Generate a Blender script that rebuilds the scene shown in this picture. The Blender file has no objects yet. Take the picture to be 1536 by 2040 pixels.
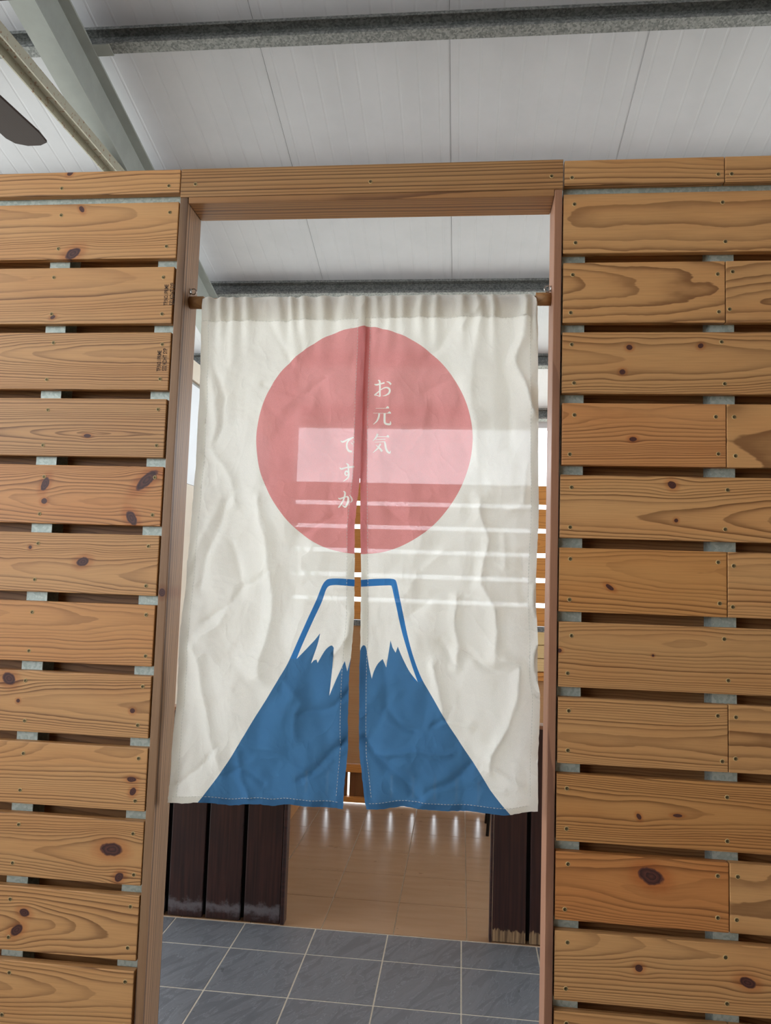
import bpy, bmesh, math, random
import numpy as np
from mathutils import Vector, Matrix, geometry
random.seed(7)
rng = np.random.default_rng(7)
sc = bpy.context.scene
COL = sc.collection

# ------------------------------------------------------------------ camera
F_PX, YAW, PITCH, ROLL = 1479.526, 0.1043727, 0.0823003, 0.0316380
CAM = Vector((0.68921, -1.64838, 1.46982))
_f = Vector((-math.sin(YAW) * math.cos(PITCH), math.cos(YAW) * math.cos(PITCH), math.sin(PITCH)))
_r = Vector((math.cos(YAW), math.sin(YAW), 0)); _u = _r.cross(_f)
RT = _r * math.cos(ROLL) + _u * math.sin(ROLL)
UP = _u * math.cos(ROLL) - _r * math.sin(ROLL)
cd = bpy.data.cameras.new('camera'); cam = bpy.data.objects.new('camera', cd); COL.objects.link(cam)
cd.sensor_width = 36.0; cd.lens = F_PX / 2040 * 36.0; cd.clip_start = 0.02; cd.clip_end = 300
cam.matrix_world = Matrix(((RT.x, UP.x, -_f.x, CAM.x), (RT.y, UP.y, -_f.y, CAM.y), (RT.z, UP.z, -_f.z, CAM.z), (0, 0, 0, 1)))
sc.camera = cam

def at(px, py, Y):
    """point of the vertical plane y = Y that the photograph's pixel looks at"""
    d = RT * ((px - 768) / F_PX) - UP * ((py - 1020) / F_PX) + _f
    return CAM + d * ((Y - CAM.y) / d.y)

# ------------------------------------------------------------------ light
w = bpy.data.worlds.new('world'); sc.world = w; w.use_nodes = True
bg = w.node_tree.nodes['Background']
bg.inputs[0].default_value = (0.86, 0.93, 1.0, 1); bg.inputs[1].default_value = 5.0
sd = bpy.data.lights.new('sun', 'SUN'); sd.energy = 14.0; sd.angle = math.radians(2); sd.color = (1.0, 0.97, 0.93)
sun = bpy.data.objects.new('sun', sd); COL.objects.link(sun)
sun.rotation_euler = (math.radians(-28), math.radians(14), 0)
sc.view_settings.view_transform = 'Standard'; sc.view_settings.look = 'None'
sc.view_settings.exposure = 0.27; sc.view_settings.gamma = 1.0; sc.view_settings.use_curve_mapping = False

# ------------------------------------------------------------------ node helpers
def s2l(c):
    return tuple((v / 255 / 12.92) if v / 255 <= 0.04045 else ((v / 255 + 0.055) / 1.055) ** 2.4 for v in c) + (1.0,)

class N:
    def __init__(self, tree): self.t = tree
    def new(self, typ, **kw):
        n = self.t.nodes.new(typ)
        for k, v in kw.items(): setattr(n, k, v)
        return n
    def put(self, sock, v):
        if isinstance(v, bpy.types.NodeSocket): self.t.links.new(v, sock)
        elif isinstance(v, (tuple, list)) and len(v) == 4 and sock.type == 'VECTOR': sock.default_value = v[:3]
        else: sock.default_value = v
    def m(self, op, a, b=0.0, c=None, clamp=False):
        n = self.new('ShaderNodeMath', operation=op, use_clamp=clamp)
        self.put(n.inputs[0], a); self.put(n.inputs[1], b)
        if c is not None: self.put(n.inputs[2], c)
        return n.outputs[0]
    def comb(self, x, y, z):
        n = self.new('ShaderNodeCombineXYZ')
        for i, v in enumerate((x, y, z)): self.put(n.inputs[i], v)
        return n.outputs[0]
    def sep(self, v):
        n = self.new('ShaderNodeSeparateXYZ'); self.put(n.inputs[0], v); return n.outputs
    def noise(self, vec, scale, detail=2.0, rough=0.5, dist=0.0):
        n = self.new('ShaderNodeTexNoise'); self.put(n.inputs['Vector'], vec)
        n.inputs['Scale'].default_value = scale; n.inputs['Detail'].default_value = detail
        n.inputs['Roughness'].default_value = rough; n.inputs['Distortion'].default_value = dist
        return n.outputs['Fac']
    def ramp(self, v, lo, hi, a=0.0, b=1.0, smooth=True):
        n = self.new('ShaderNodeMapRange', interpolation_type='SMOOTHSTEP' if smooth else 'LINEAR')
        self.put(n.inputs[0], v); self.put(n.inputs[1], lo); self.put(n.inputs[2], hi)
        self.put(n.inputs[3], a); self.put(n.inputs[4], b)
        return n.outputs[0]
    def mix(self, f, a, b, mode='MIX'):
        n = self.new('ShaderNodeMix', data_type='RGBA', blend_type=mode)
        self.put(n.inputs[0], f); self.put(n.inputs[6], a); self.put(n.inputs[7], b)
        return n.outputs[2]
    def bump(self, h, strength, dist=0.001):
        n = self.new('ShaderNodeBump'); n.inputs['Strength'].default_value = strength
        n.inputs['Distance'].default_value = dist; self.put(n.inputs['Height'], h)
        return n.outputs[0]
    def obj(self): return self.new('ShaderNodeTexCoord').outputs['Object']
    def rand(self): return self.new('ShaderNodeObjectInfo').outputs['Random']

def material(name):
    m = bpy.data.materials.new(name); m.use_nodes = True
    n = N(m.node_tree); b = m.node_tree.nodes['Principled BSDF']
    return m, n, b

def plain(name, col, rough=0.6, metal=0.0, var=0.08, scale=20.0, bump=0.0):
    m, n, b = material(name)
    p = n.obj(); f = n.noise(p, scale, 4.0, 0.6)
    c = n.mix(n.ramp(f, 0.3, 0.7, 0.0, 1.0), tuple(v * (1 - var) for v in col[:3]) + (1,), tuple(min(1, v * (1 + var)) for v in col[:3]) + (1,))
    n.put(b.inputs['Base Color'], c); b.inputs['Roughness'].default_value = rough; b.inputs['Metallic'].default_value = metal
    if bump: n.put(b.inputs['Normal'], n.bump(f, bump, 0.002))
    return m

# ------------------------------------------------------------------ wood
NK = 4
def wood_group():
    g = bpy.data.node_groups.new('pine_grain', 'ShaderNodeTree')
    def inp(nm, typ, d):
        s = g.interface.new_socket(nm, in_out='INPUT', socket_type=typ); s.default_value = d
    inp('Seed', 'NodeSocketFloat', 0.0); inp('V0', 'NodeSocketFloat', 0.0); inp('H0', 'NodeSocketFloat', 0.05)
    inp('Slope', 'NodeSocketFloat', 0.0); inp('Freq', 'NodeSocketFloat', 120.0); inp('Warp', 'NodeSocketFloat', 1.0)
    inp('Contrast', 'NodeSocketFloat', 1.0); inp('Core', 'NodeSocketFloat', 1.0)
    inp('Light', 'NodeSocketColor', (1, 1, 1, 1)); inp('Dark', 'NodeSocketColor', (0, 0, 0, 1))
    for k in range(NK):
        inp('K%d' % k, 'NodeSocketVector', (99, 99, 0.01)); inp('A%d' % k, 'NodeSocketVector', (1, 0, 0))
    g.interface.new_socket('Color', in_out='OUTPUT', socket_type='NodeSocketColor')
    g.interface.new_socket('Height', in_out='OUTPUT', socket_type='NodeSocketFloat')
    n = N(g); gi = n.new('NodeGroupInput').outputs; go = n.new('NodeGroupOutput')
    x, y, z = n.sep(n.obj())
    sd = gi['Seed']
    n1 = n.m('SUBTRACT', n.noise(n.comb(n.m('ADD', n.m('MULTIPLY', x, 1.6), sd), n.m('MULTIPLY', y, 3.0), n.m('MULTIPLY', z, 5.0)), 1.0, 2.0), 0.5)
    n2 = n.m('SUBTRACT', n.noise(n.comb(n.m('ADD', n.m('MULTIPLY', x, 9.0), sd), n.m('MULTIPLY', y, 30.0), n.m('MULTIPLY', z, 30.0)), 1.0, 3.0), 0.5)
    nk = n.m('SUBTRACT', n.noise(n.comb(n.m('ADD', x, sd), y, z), 60.0, 2.0), 0.5)
    zz = z; mask = None; halo = None; ring = None
    for k in range(NK):
        kx, kz, ks = n.sep(gi['K%d' % k]); asp, ang, _ = n.sep(gi['A%d' % k])
        dx = n.m('SUBTRACT', x, kx); dz = n.m('SUBTRACT', z, kz)
        ca = n.m('COSINE', ang); sa = n.m('SINE', ang)
        ex = n.m('DIVIDE', n.m('ADD', n.m('MULTIPLY', dx, ca), n.m('MULTIPLY', dz, sa)), n.m('MULTIPLY', ks, asp))
        ez = n.m('DIVIDE', n.m('SUBTRACT', n.m('MULTIPLY', dz, ca), n.m('MULTIPLY', dx, sa)), ks)
        e = n.m('SQRT', n.m('ADD', n.m('MULTIPLY', ex, ex), n.m('MULTIPLY', ez, ez)))
        e = n.m('ADD', e, n.m('MULTIPLY', nk, 0.5))
        wx = n.m('DIVIDE', dx, n.m('MULTIPLY', ks, 4.5)); wz = n.m('DIVIDE', dz, n.m('MULTIPLY', ks, 2.4))
        gs = n.m('EXPONENT', n.m('MULTIPLY', n.m('ADD', n.m('MULTIPLY', wx, wx), n.m('MULTIPLY', wz, wz)), -1.0))
        zz = n.m('SUBTRACT', zz, n.m('MULTIPLY', n.m('MULTIPLY', dz, gs), 0.8))
        mk = n.ramp(e, 0.85, 1.05, 1.0, 0.0); hl = n.ramp(e, 1.0, 2.4, 1.0, 0.0)
        rg = n.m('FRACT', n.m('MULTIPLY', e, 2.5))
        mask = mk if mask is None else n.m('MAXIMUM', mask, mk)
        halo = hl if halo is None else n.m('MAXIMUM', halo, hl)
        ring = n.m('MULTIPLY', rg, mk) if ring is None else n.m('MAXIMUM', ring, n.m('MULTIPLY', rg, mk))
    dv = n.m('SUBTRACT', zz, gi['V0'])
    dh = n.m('ADD', n.m('ADD', n.m('MULTIPLY', y, -1.0), gi['H0']), n.m('ADD', n.m('MULTIPLY', x, gi['Slope']), n.m('MULTIPLY', n.m('MULTIPLY', n1, gi['Warp']), 0.06)))
    r = n.m('SQRT', n.m('ADD', n.m('MULTIPLY', dv, dv), n.m('MULTIPLY', dh, dh)))
    t = n.m('ADD', n.m('MULTIPLY', n.m('ADD', r, n.m('MULTIPLY', n.m('MULTIPLY', n2, gi['Warp']), 0.006)), gi['Freq']), sd)
    # spacing of the year rings varies
    t = n.m('ADD', t, n.m('MULTIPLY', n.m('SINE', n.m('MULTIPLY', t, 0.7)), 0.5))
    sw = n.m('FRACT', t)
    line = n.m('MULTIPLY', n.m('ADD', n.m('MULTIPLY', n.ramp(sw, 0.15, 0.93), 0.35), n.m('MULTIPLY', n.m('POWER', n.ramp(sw, 0.45, 0.95), 1.5), 0.65)), n.ramp(sw, 0.95, 1.0, 1.0, 0.0))
    yr = n.noise(n.comb(n.m('FLOOR', t), sd, 0.0), 3.7, 0.0)
    line = n.m('MULTIPLY', line, n.ramp(yr, 0.25, 0.7, 0.45, 1.0))
    line = n.m('MULTIPLY', line, n.ramp(n.m('DIVIDE', n.m('ABSOLUTE', dv), r), 0.05, 0.55, gi['Core'], 1.0))
    streak = n.noise(n.comb(n.m('ADD', n.m('MULTIPLY', x, 9.0), sd), n.m('MULTIPLY', y, 420.0), n.m('MULTIPLY', zz, 420.0)), 1.0, 3.0)
    macro = n.noise(n.comb(n.m('ADD', n.m('MULTIPLY', x, 2.5), sd), n.m('MULTIPLY', y, 8.0), n.m('MULTIPLY', z, 14.0)), 1.0, 2.0)
    c = n.mix(n.m('MULTIPLY', line, gi['Contrast']), gi['Light'], gi['Dark'])
    c = n.mix(n.ramp(streak, 0.35, 0.75, 0.0, 0.22), c, n.mix(0.75, c, gi['Dark']))
    c = n.mix(n.ramp(macro, 0.35, 0.75, 0.0, 0.35), c, n.mix(1.0, c, (0.92, 0.72, 0.55, 1), 'MULTIPLY'))
    c = n.mix(n.m('MULTIPLY', halo, 0.55), c, n.mix(1.0, c, (0.74, 0.44, 0.27, 1), 'MULTIPLY'))
    kc = n.mix(ring, (0.115, 0.036, 0.026, 1), (0.035, 0.014, 0.012, 1))
    c = n.mix(mask, c, kc)
    n.put(go.inputs['Color'], c)
    n.put(go.inputs['Height'], n.m('ADD', n.m('MULTIPLY', line, 1.0), n.m('MULTIPLY', streak, 0.35)))
    return g
WOOD = wood_group()
PINE_L, PINE_D = s2l((203, 153, 100)), s2l((98, 58, 28))

def wood(name, light=PINE_L, dark=PINE_D, seed=None, v0=0.0, h0=0.05, slope=0.03, freq=120.0, warp=1.0, contrast=0.9, knots=(), rough=0.5, bump=0.25, core=0.6):
    m, n, b = material(name)
    gn = n.new('ShaderNodeGroup'); gn.node_tree = WOOD
    vals = dict(Seed=random.uniform(0, 50) if seed is None else seed, V0=v0, H0=h0, Slope=slope, Freq=freq, Warp=warp, Contrast=contrast, Core=core, Light=light, Dark=dark)
    for k, v in vals.items(): gn.inputs[k].default_value = v
    for k, (kx, kz, ks, asp, ang) in enumerate(knots[:NK]):
        gn.inputs['K%d' % k].default_value = (kx, kz, ks); gn.inputs['A%d' % k].default_value = (asp, ang, 0)
    n.put(b.inputs['Base Color'], gn.outputs['Color']); b.inputs['Roughness'].default_value = rough
    b.inputs['Specular IOR Level'].default_value = 0.35
    n.put(b.inputs['Normal'], n.bump(gn.outputs['Height'], bump, 0.0006))
    return m

# ------------------------------------------------------------------ mesh helpers
def link(name, me, mat=None, parent=None, loc=(0, 0, 0), rot=(0, 0, 0)):
    o = bpy.data.objects.new(name, me); COL.objects.link(o)
    if mat is not None and me is not None and not me.materials: me.materials.append(mat)
    o.location = loc; o.rotation_euler = rot
    if parent: o.parent = parent
    return o
def empty(name, loc=(0, 0, 0)):
    o = bpy.data.objects.new(name, None); COL.objects.link(o); o.location = loc; o.empty_display_size = 0.1; return o
def tag(o, label=None, cat=None, group=None, kind=None):
    for k, v in (('label', label), ('category', cat), ('group', group), ('kind', kind)):
        if v: o[k] = v
    return o
def box_bm(bm, x0, x1, y0, y1, z0, z1):
    vs = [bm.verts.new(p) for p in ((x0, y0, z0), (x1, y0, z0), (x1, y1, z0), (x0, y1, z0), (x0, y0, z1), (x1, y0, z1), (x1, y1, z1), (x0, y1, z1))]
    return [bm.faces.new([vs[i] for i in f]) for f in ((3, 2, 1, 0), (4, 5, 6, 7), (0, 1, 5, 4), (1, 2, 6, 5), (2, 3, 7, 6), (3, 0, 4, 7))]
def box_me(name, x0, x1, y0, y1, z0, z1, bev=0.0, seg=1):
    bm = bmesh.new(); box_bm(bm, x0, x1, y0, y1, z0, z1)
    if bev: bmesh.ops.bevel(bm, geom=bm.edges[:], offset=bev, segments=seg, affect='EDGES', profile=0.6)
    me = bpy.data.meshes.new(name); bm.to_mesh(me); bm.free(); return me
def prism_me(name, prof, length, axis='X', closed=True):
    """extrude a 2-D profile of (a, b) along an axis from 0 to length; X: a=y, b=z; Z: a=x, b=y; Y: a=x, b=z"""
    bm = bmesh.new()
    def P(a, b, l): return {'X': (l, a, b), 'Y': (a, l, b), 'Z': (a, b, l)}[axis]
    A = [bm.verts.new(P(a, b, 0)) for a, b in prof]; B = [bm.verts.new(P(a, b, length)) for a, b in prof]
    k = len(prof)
    for i in range(k if closed else k - 1):
        bm.faces.new((A[i], A[(i + 1) % k], B[(i + 1) % k], B[i]))
    if closed:
        bm.faces.new(A[::-1]); bm.faces.new(B)
    bmesh.ops.recalc_face_normals(bm, faces=bm.faces[:])
    me = bpy.data.meshes.new(name); bm.to_mesh(me); bm.free(); return me
def lathe_me(name, prof, seg=24, smooth=True):
    bm = bmesh.new(); rings = []
    for r, z in prof:
        rings.append([bm.verts.new((r * math.cos(2 * math.pi * i / seg), r * math.sin(2 * math.pi * i / seg), z)) for i in range(seg)] if r > 1e-6 else [bm.verts.new((0, 0, z))])
    for a, b in zip(rings, rings[1:]):
        for i in range(seg):
            j = (i + 1) % seg
            if len(a) == 1: bm.faces.new((a[0], b[i], b[j]))
            elif len(b) == 1: bm.faces.new((a[i], a[j], b[0]))
            else: bm.faces.new((a[i], a[j], b[j], b[i]))
    bmesh.ops.recalc_face_normals(bm, faces=bm.faces[:])
    for f in bm.faces: f.smooth = smooth
    me = bpy.data.meshes.new(name); bm.to_mesh(me); bm.free(); return me
def tube_me(name, pts, rad, seg=10):
    bm = bmesh.new(); rings = []
    pts = [Vector(p) for p in pts]
    for i, p in enumerate(pts):
        d = (pts[min(i + 1, len(pts) - 1)] - pts[max(i - 1, 0)]).normalized()
        a = d.orthogonal().normalized() if i == 0 else (rings_a - d * rings_a.dot(d)).normalized()
        rings_a = a; b = d.cross(a)
        rings.append([bm.verts.new(p + (a * math.cos(2 * math.pi * k / seg) + b * math.sin(2 * math.pi * k / seg)) * rad) for k in range(seg)])
    for A, B in zip(rings, rings[1:]):
        for i in range(seg): bm.faces.new((A[i], A[(i + 1) % seg], B[(i + 1) % seg], B[i]))
    bm.faces.new(rings[0][::-1]); bm.faces.new(rings[-1])
    for f in bm.faces: f.smooth = True
    me = bpy.data.meshes.new(name); bm.to_mesh(me); bm.free(); return me

# ------------------------------------------------------------------ materials
def galv(name, a, b_, scale=90.0, rough=0.5, metal=0.3):
    m, n, b = material(name)
    p = n.obj(); v = n.new('ShaderNodeTexVoronoi'); n.put(v.inputs['Vector'], p); v.inputs['Scale'].default_value = scale
    f = n.m('ADD', n.m('MULTIPLY', n.sep(v.outputs['Color'])[0], 0.6), n.m('MULTIPLY', n.noise(p, 18.0, 4.0), 0.4))
    n.put(b.inputs['Base Color'], n.mix(n.ramp(f, 0.2, 0.8), a, b_))
    b.inputs['Roughness'].default_value = rough; b.inputs['Metallic'].default_value = metal
    return m
M_STUD = galv('galvanised_stud', s2l((160, 170, 162)), s2l((184, 192, 184)), 160.0)
M_PURLIN = galv('galvanised_purlin', s2l((92, 94, 94)), s2l((132, 133, 132)), 130.0, 0.55, 0.2)
M_RAFTER = plain('grey_painted_steel', s2l((140, 143, 140)), 0.5, 0.0, 0.06, 9.0)
M_STEEL = plain('shiny_steel', s2l((170, 165, 160)), 0.25, 0.9, 0.1, 60.0)
M_SCREW = plain('screw_metal', s2l((118, 100, 66)), 0.35, 0.7, 0.2, 500.0)
M_SCREWRIM = plain('raised_wood_rim', s2l((206, 176, 124)), 0.7)
M_SCREWSHADE = plain('screw_recess_shade', s2l((32, 24, 16)), 0.8)  # near-black colour standing in for shadow in the screw's recess and countersink
M_WHITEPANEL = plain('white_roof_sheet', s2l((178, 178, 184)), 0.5, 0.0, 0.03, 5.0)
M_JOINT = plain('joint_grey', s2l((150, 152, 148)), 0.7)

def tie_material():
    m, n, b = material('rusty_cream_steel')
    p = n.obj(); f = n.noise(p, 55.0, 5.0, 0.7)
    n.put(b.inputs['Base Color'], n.mix(n.ramp(f, 0.57, 0.64), s2l((150, 146, 132)), s2l((112, 66, 36))))
    b.inputs['Roughness'].default_value = 0.6
    return m
M_TIE = tie_material()

def slate():
    m, n, b = material('riven_grey_slate_tile')
    x, y, z = n.sep(n.obj()); r = n.rand()
    q = n.comb(n.m('ADD', n.m('MULTIPLY', n.m('ADD', x, n.m('MULTIPLY', y, -0.55)), 16.0), n.m('MULTIPLY', r, 40.0)), n.m('MULTIPLY', n.m('ADD', y, n.m('MULTIPLY', x, 0.5)), 4.0), r)
    f = n.noise(q, 1.0, 5.0, 0.6, 1.4)
    rid = n.m('ABSOLUTE', n.m('SUBTRACT', f, 0.5))
    vein = n.ramp(rid, 0.0, 0.012, 1.0, 0.0)
    c = n.mix(n.ramp(f, 0.3, 0.7), s2l((90, 92, 96)), s2l((108, 110, 114)))
    c = n.mix(n.m('MULTIPLY', vein, 0.4), c, s2l((140, 144, 148)))
    spot = n.ramp(n.noise(n.comb(x, y, r), 26.0, 1.0), 0.76, 0.79)
    c = n.mix(n.m('MULTIPLY', spot, 0.5), c, s2l((48, 48, 50)))
    n.put(b.inputs['Base Color'], c); b.inputs['Roughness'].default_value = 0.42
    n.put(b.inputs['Normal'], n.bump(n.m('ADD', f, n.m('MULTIPLY', vein, 0.2)), 0.5, 0.004))
    return m
M_SLATE = slate()
def beige():
    m, n, b = material('glossy_beige_tile')
    x, y, z = n.sep(n.obj()); r = n.rand()
    f = n.noise(n.comb(n.m('MULTIPLY', x, 4.0), n.m('MULTIPLY', y, 26.0), r), 1.0, 4.0)
    c = n.mix(n.ramp(f, 0.3, 0.7), s2l((152, 122, 95)), s2l((158, 128, 101)))
    sp = n.ramp(n.noise(n.comb(x, n.m('MULTIPLY', y, 1.7), n.m('MULTIPLY', r, 9.0)), 17.0, 1.0), 0.75, 0.79)
    c = n.mix(n.m('MULTIPLY', sp, 0.45), c, s2l((110, 84, 60)))
    n.put(b.inputs['Base Color'], c); b.inputs['Roughness'].default_value = 0.24
    n.put(b.inputs['Normal'], n.bump(f, 0.015, 0.001))
    return m
M_BEIGE = beige()
M_GROUT = plain('grout', s2l((190, 180, 162)), 0.9, 0, 0.08, 60)
M_GRASS = plain('dry_lawn', s2l((150, 151, 144)), 0.9, 0, 0.2, 3.0)
M_BLOCKER = plain('light_blocker_brown', s2l((128, 104, 78)), 0.7, 0, 0.06, 3.0)  # brown for the added light-blocking walls, dark to cut fill light
M_PLASTER = plain('pale_plaster', s2l((196, 192, 184)), 0.8, 0, 0.03, 2.0)

def dark_stain(name):
    m, n, b = material(name)
    x, y, z = n.sep(n.obj()); r = n.rand()
    g = n.noise(n.comb(n.m('ADD', n.m('MULTIPLY', x, 3.0), n.m('MULTIPLY', r, 30.0)), n.m('MULTIPLY', y, 90.0), n.m('MULTIPLY', z, 90.0)), 1.0, 4.0)
    big = n.noise(n.comb(n.m('MULTIPLY', x, 5.0), r, n.m('MULTIPLY', z, 12.0)), 1.0, 3.0)
    c = n.mix(n.ramp(g, 0.3, 0.7), s2l((32, 18, 16)), s2l((58, 33, 28)))
    c = n.mix(n.ramp(big, 0.4, 0.75, 0.0, 0.5), c, s2l((30, 20, 22)))
    # worn foot of the plank (local x runs up the plank from the floor)
    wn = n.m('ADD', x, n.m('MULTIPLY', n.m('SUBTRACT', n.noise(n.comb(n.m('MULTIPLY', x, 25.0), r, n.m('MULTIPLY', z, 22.0)), 1.0, 5.0, 0.7), 0.5), 0.10))
    wear = n.m('MULTIPLY', n.ramp(wn, 0.018, 0.05, 0.0, 1.0), n.ramp(wn, 0.055, 0.085, 1.0, 0.0))
    c = n.mix(n.m('MULTIPLY', wear, 0.5), c, s2l((120, 118, 122)))
    n.put(b.inputs['Base Color'], c); b.inputs['Roughness'].default_value = 0.38
    n.put(b.inputs['Normal'], n.bump(g, 0.2, 0.001))
    return m
M_DARK = dark_stain('dark_stained_wood'); M_GAPSHADE = plain('black_gap_shade', s2l((14, 12, 12)), 0.8)
def dark_pale_foot():
    m, n, b = material('dark_stained_wood_pale_foot')
    x, y, z = n.sep(n.obj()); r = n.rand()
    g = n.noise(n.comb(n.m('ADD', n.m('MULTIPLY', x, 3.0), n.m('MULTIPLY', r, 30.0)), n.m('MULTIPLY', y, 90.0), n.m('MULTIPLY', z, 90.0)), 1.0, 4.0)
    c = n.mix(n.ramp(g, 0.3, 0.7), s2l((36, 20, 18)), s2l((60, 34, 28)))
    wn = n.m('ADD', x, n.m('MULTIPLY', n.m('SUBTRACT', n.noise(n.comb(n.m('MULTIPLY', x, 10.0), r, n.m('MULTIPLY', z, 110.0)), 1.0, 4.0), 0.5), 0.05))
    c = n.mix(n.ramp(wn, 0.048, 0.054, 1.0, 0.0), c, n.mix(n.ramp(g, 0.35, 0.65), s2l((92, 72, 52)), s2l((160, 132, 98))))
    n.put(b.inputs['Base Color'], c); b.inputs['Roughness'].default_value = 0.4
    return m
M_DARK2 = dark_pale_foot()

# ------------------------------------------------------------------ ground and floor
g = link('ground', box_me('ground', -40, 40, -40, 40, -0.4, -0.12), M_GRASS); tag(g, 'sunlit lawn around the building', 'lawn', kind='structure')
fl = link('floor', box_me('floor', -2.2, 2.7, -5.0, 3.2, -0.12, -0.0012), M_GROUT); tag(fl, 'grey slate and beige tiled floor', 'floor', kind='structure')
TS, GP = 0.2985, 0.0045
me_s = box_me('slate_tile', GP / 2, TS - GP / 2, GP / 2, TS - GP / 2, -0.008, 0.0, 0.0015)
me_sc = box_me('slate_tile_cut', GP / 2, TS - GP / 2, GP / 2, 0.207 - GP / 2, -0.008, 0.0, 0.0015)
me_s.materials.append(M_SLATE); me_sc.materials.append(M_SLATE)
for i in range(-5, 6):
    for j in range(-3, 5):
        x, y = 0.1245 + i * TS, 1.2985 - (4 - j) * TS + TS * 1.0
        if j == 4: link('tile', me_sc, None, fl, (x, 1.2985, 0))
        else: link('tile', me_s, None, fl, (x, 1.2985 - (4 - j) * TS, 0))
me_b = box_me('beige_tile', 0.0015, TS - 0.0015, 0.0015, TS - 0.0015, -0.008, 0.0015, 0.001)
me_b.materials.append(M_BEIGE)
for i in range(-5, 6):
    for j in range(6):
        if j == 5: break
        link('tile', me_b, None, fl, (0.1465 + i * TS, 1.5085 + j * TS, 0))
me_bc = box_me('beige_tile_cut', 0.0015, TS - 0.0015, 0.0015, 0.185, -0.008, 0.0015, 0.001); me_bc.materials.append(M_BEIGE)
for i in range(-5, 6): link('tile', me_bc, None, fl, (0.1465 + i * TS, 1.5085 + 5 * TS, 0))

# ------------------------------------------------------------------ roof
SL = 0.264; TH = math.atan(SL)
def roof_z(y): return 4.10 - SL * y
PW = 0.826; SEAM0 = 0.585
RIDGE, EAVE = -1.3, 4.72
ceil = tag(empty('ceiling', (0, 0, roof_z(0))), 'white ribbed sheet roof lining on the sloping ceiling', 'ceiling', kind='structure')
prof = [(0.0, 0.0), (0.0, -0.004), (0.004, -0.006)]
NR = 9
prof = [(0.003, 0.0), (0.003, 0.004)]
top = []
for k in range(NR):
    c = (k + 0.5) * PW / NR
    top += [(c - 0.007, 0.0), (c - 0.003, 0.0010), (c + 0.003, 0.0010), (c + 0.007, 0.0)]
panel_prof = [(0.0025, 0.006), (0.0025, 0.0)] + top + [(PW - 0.0025, 0.0), (PW - 0.0025, 0.006), (PW - 0.0025, 0.04), (0.0025, 0.04)]
Lr = (EAVE - RIDGE) / math.cos(TH)
me_p = prism_me('roof_panel', panel_prof, Lr, 'Y'); me_p.materials.append(M_WHITEPANEL)
me_lip = box_me('seam_lip', -0.0015, 0.0015, 0, Lr, -0.0012, 0.02); me_lip.materials.append(M_WHITEPANEL)
for i in range(-6, 7):
    x = SEAM0 + i * PW
    o = link('ceiling_panel', me_p, None, ceil, (x, RIDGE, roof_z(RIDGE) - ceil.location.z), (-TH, 0, 0))
    link('seam', me_lip, None, ceil, (x - 0.0005, RIDGE, roof_z(RIDGE) - ceil.location.z), (-TH, 0, 0))
back = link('ceiling_back_slope', box_me('ceiling_back_slope', -4.3, 5.5, 0, 3.8, 0, 0.04), M_WHITEPANEL, ceil, (0, RIDGE, roof_z(RIDGE) - ceil.location.z), (0, 0, 0))
back.rotation_euler = (math.pi + TH, 0, 0)

link('light_seal_sheet', box_me('light_seal_sheet', -4.38, 5.55, 0, Lr, 0.045, 0.06), M_WHITEPANEL, ceil, (0, RIDGE, roof_z(RIDGE) - ceil.location.z), (-TH, 0, 0))  # added sheet above the panels, stops light leaking through the seams
# unseen walls added to block light, so most of it comes from the left
wf = link('light_blocker_front', box_me('light_blocker_front', -1.6, 5.4, -0.1, 0, -0.12, 3.45), M_BLOCKER, None, (0, -4.9, 0)); tag(wf, 'unseen brown wall behind the viewer, added to block light', 'wall', kind='structure')
we = link('light_blocker_east', box_me('light_blocker_east', 0, 0.1, -4.9, 0.3, -0.12, 3.4), M_BLOCKER, None, (3.6, 0, 0)); tag(we, 'unseen brown wall to the right of the viewer, added to block light', 'wall', kind='structure')
wp = link('light_blocker_west', box_me('light_blocker_west', -0.1, 0, -4.9, -0.6, -0.12, 1.35), M_BLOCKER, None, (-2.3, 0, 0)); tag(wp, 'unseen low brown wall left of the viewer, added to shade the lower planks', 'wall', kind='structure')  # added low wall, keeps light off the lower planks
beams = tag(empty('ceiling_beams', (0, 0, roof_z(0))), 'grey steel purlins and rafter under the white roof', 'roof frame', kind='structure')
def on_roof(y, drop=0.0): return (y - drop * math.sin(TH), roof_z(y) - drop * math.cos(TH))
# C purlin: open side faces up the slope, towards the camera
t_ = 0.0025; D, Fw, Lp = 0.100, 0.05, 0.016
cprof = [(0, 0), (Fw, 0), (Fw, -D), (0, -D), (0, -D + Lp), (t_, -D + Lp), (t_, -D + t_), (Fw - t_, -D + t_), (Fw - t_, -t_), (t_, -t_), (t_, -Lp), (0, -Lp)]
me_c = prism_me('purlin', cprof, 9.8, 'X'); me_c.materials.append(M_PURLIN)
for y in (-0.47, 0.375, 1.222, 2.067, 2.91, 3.757, 4.58):
    link('purlin', me_c, None, beams, (-4.4, y, roof_z(y) - beams.location.z), (-TH, 0, 0))
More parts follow.
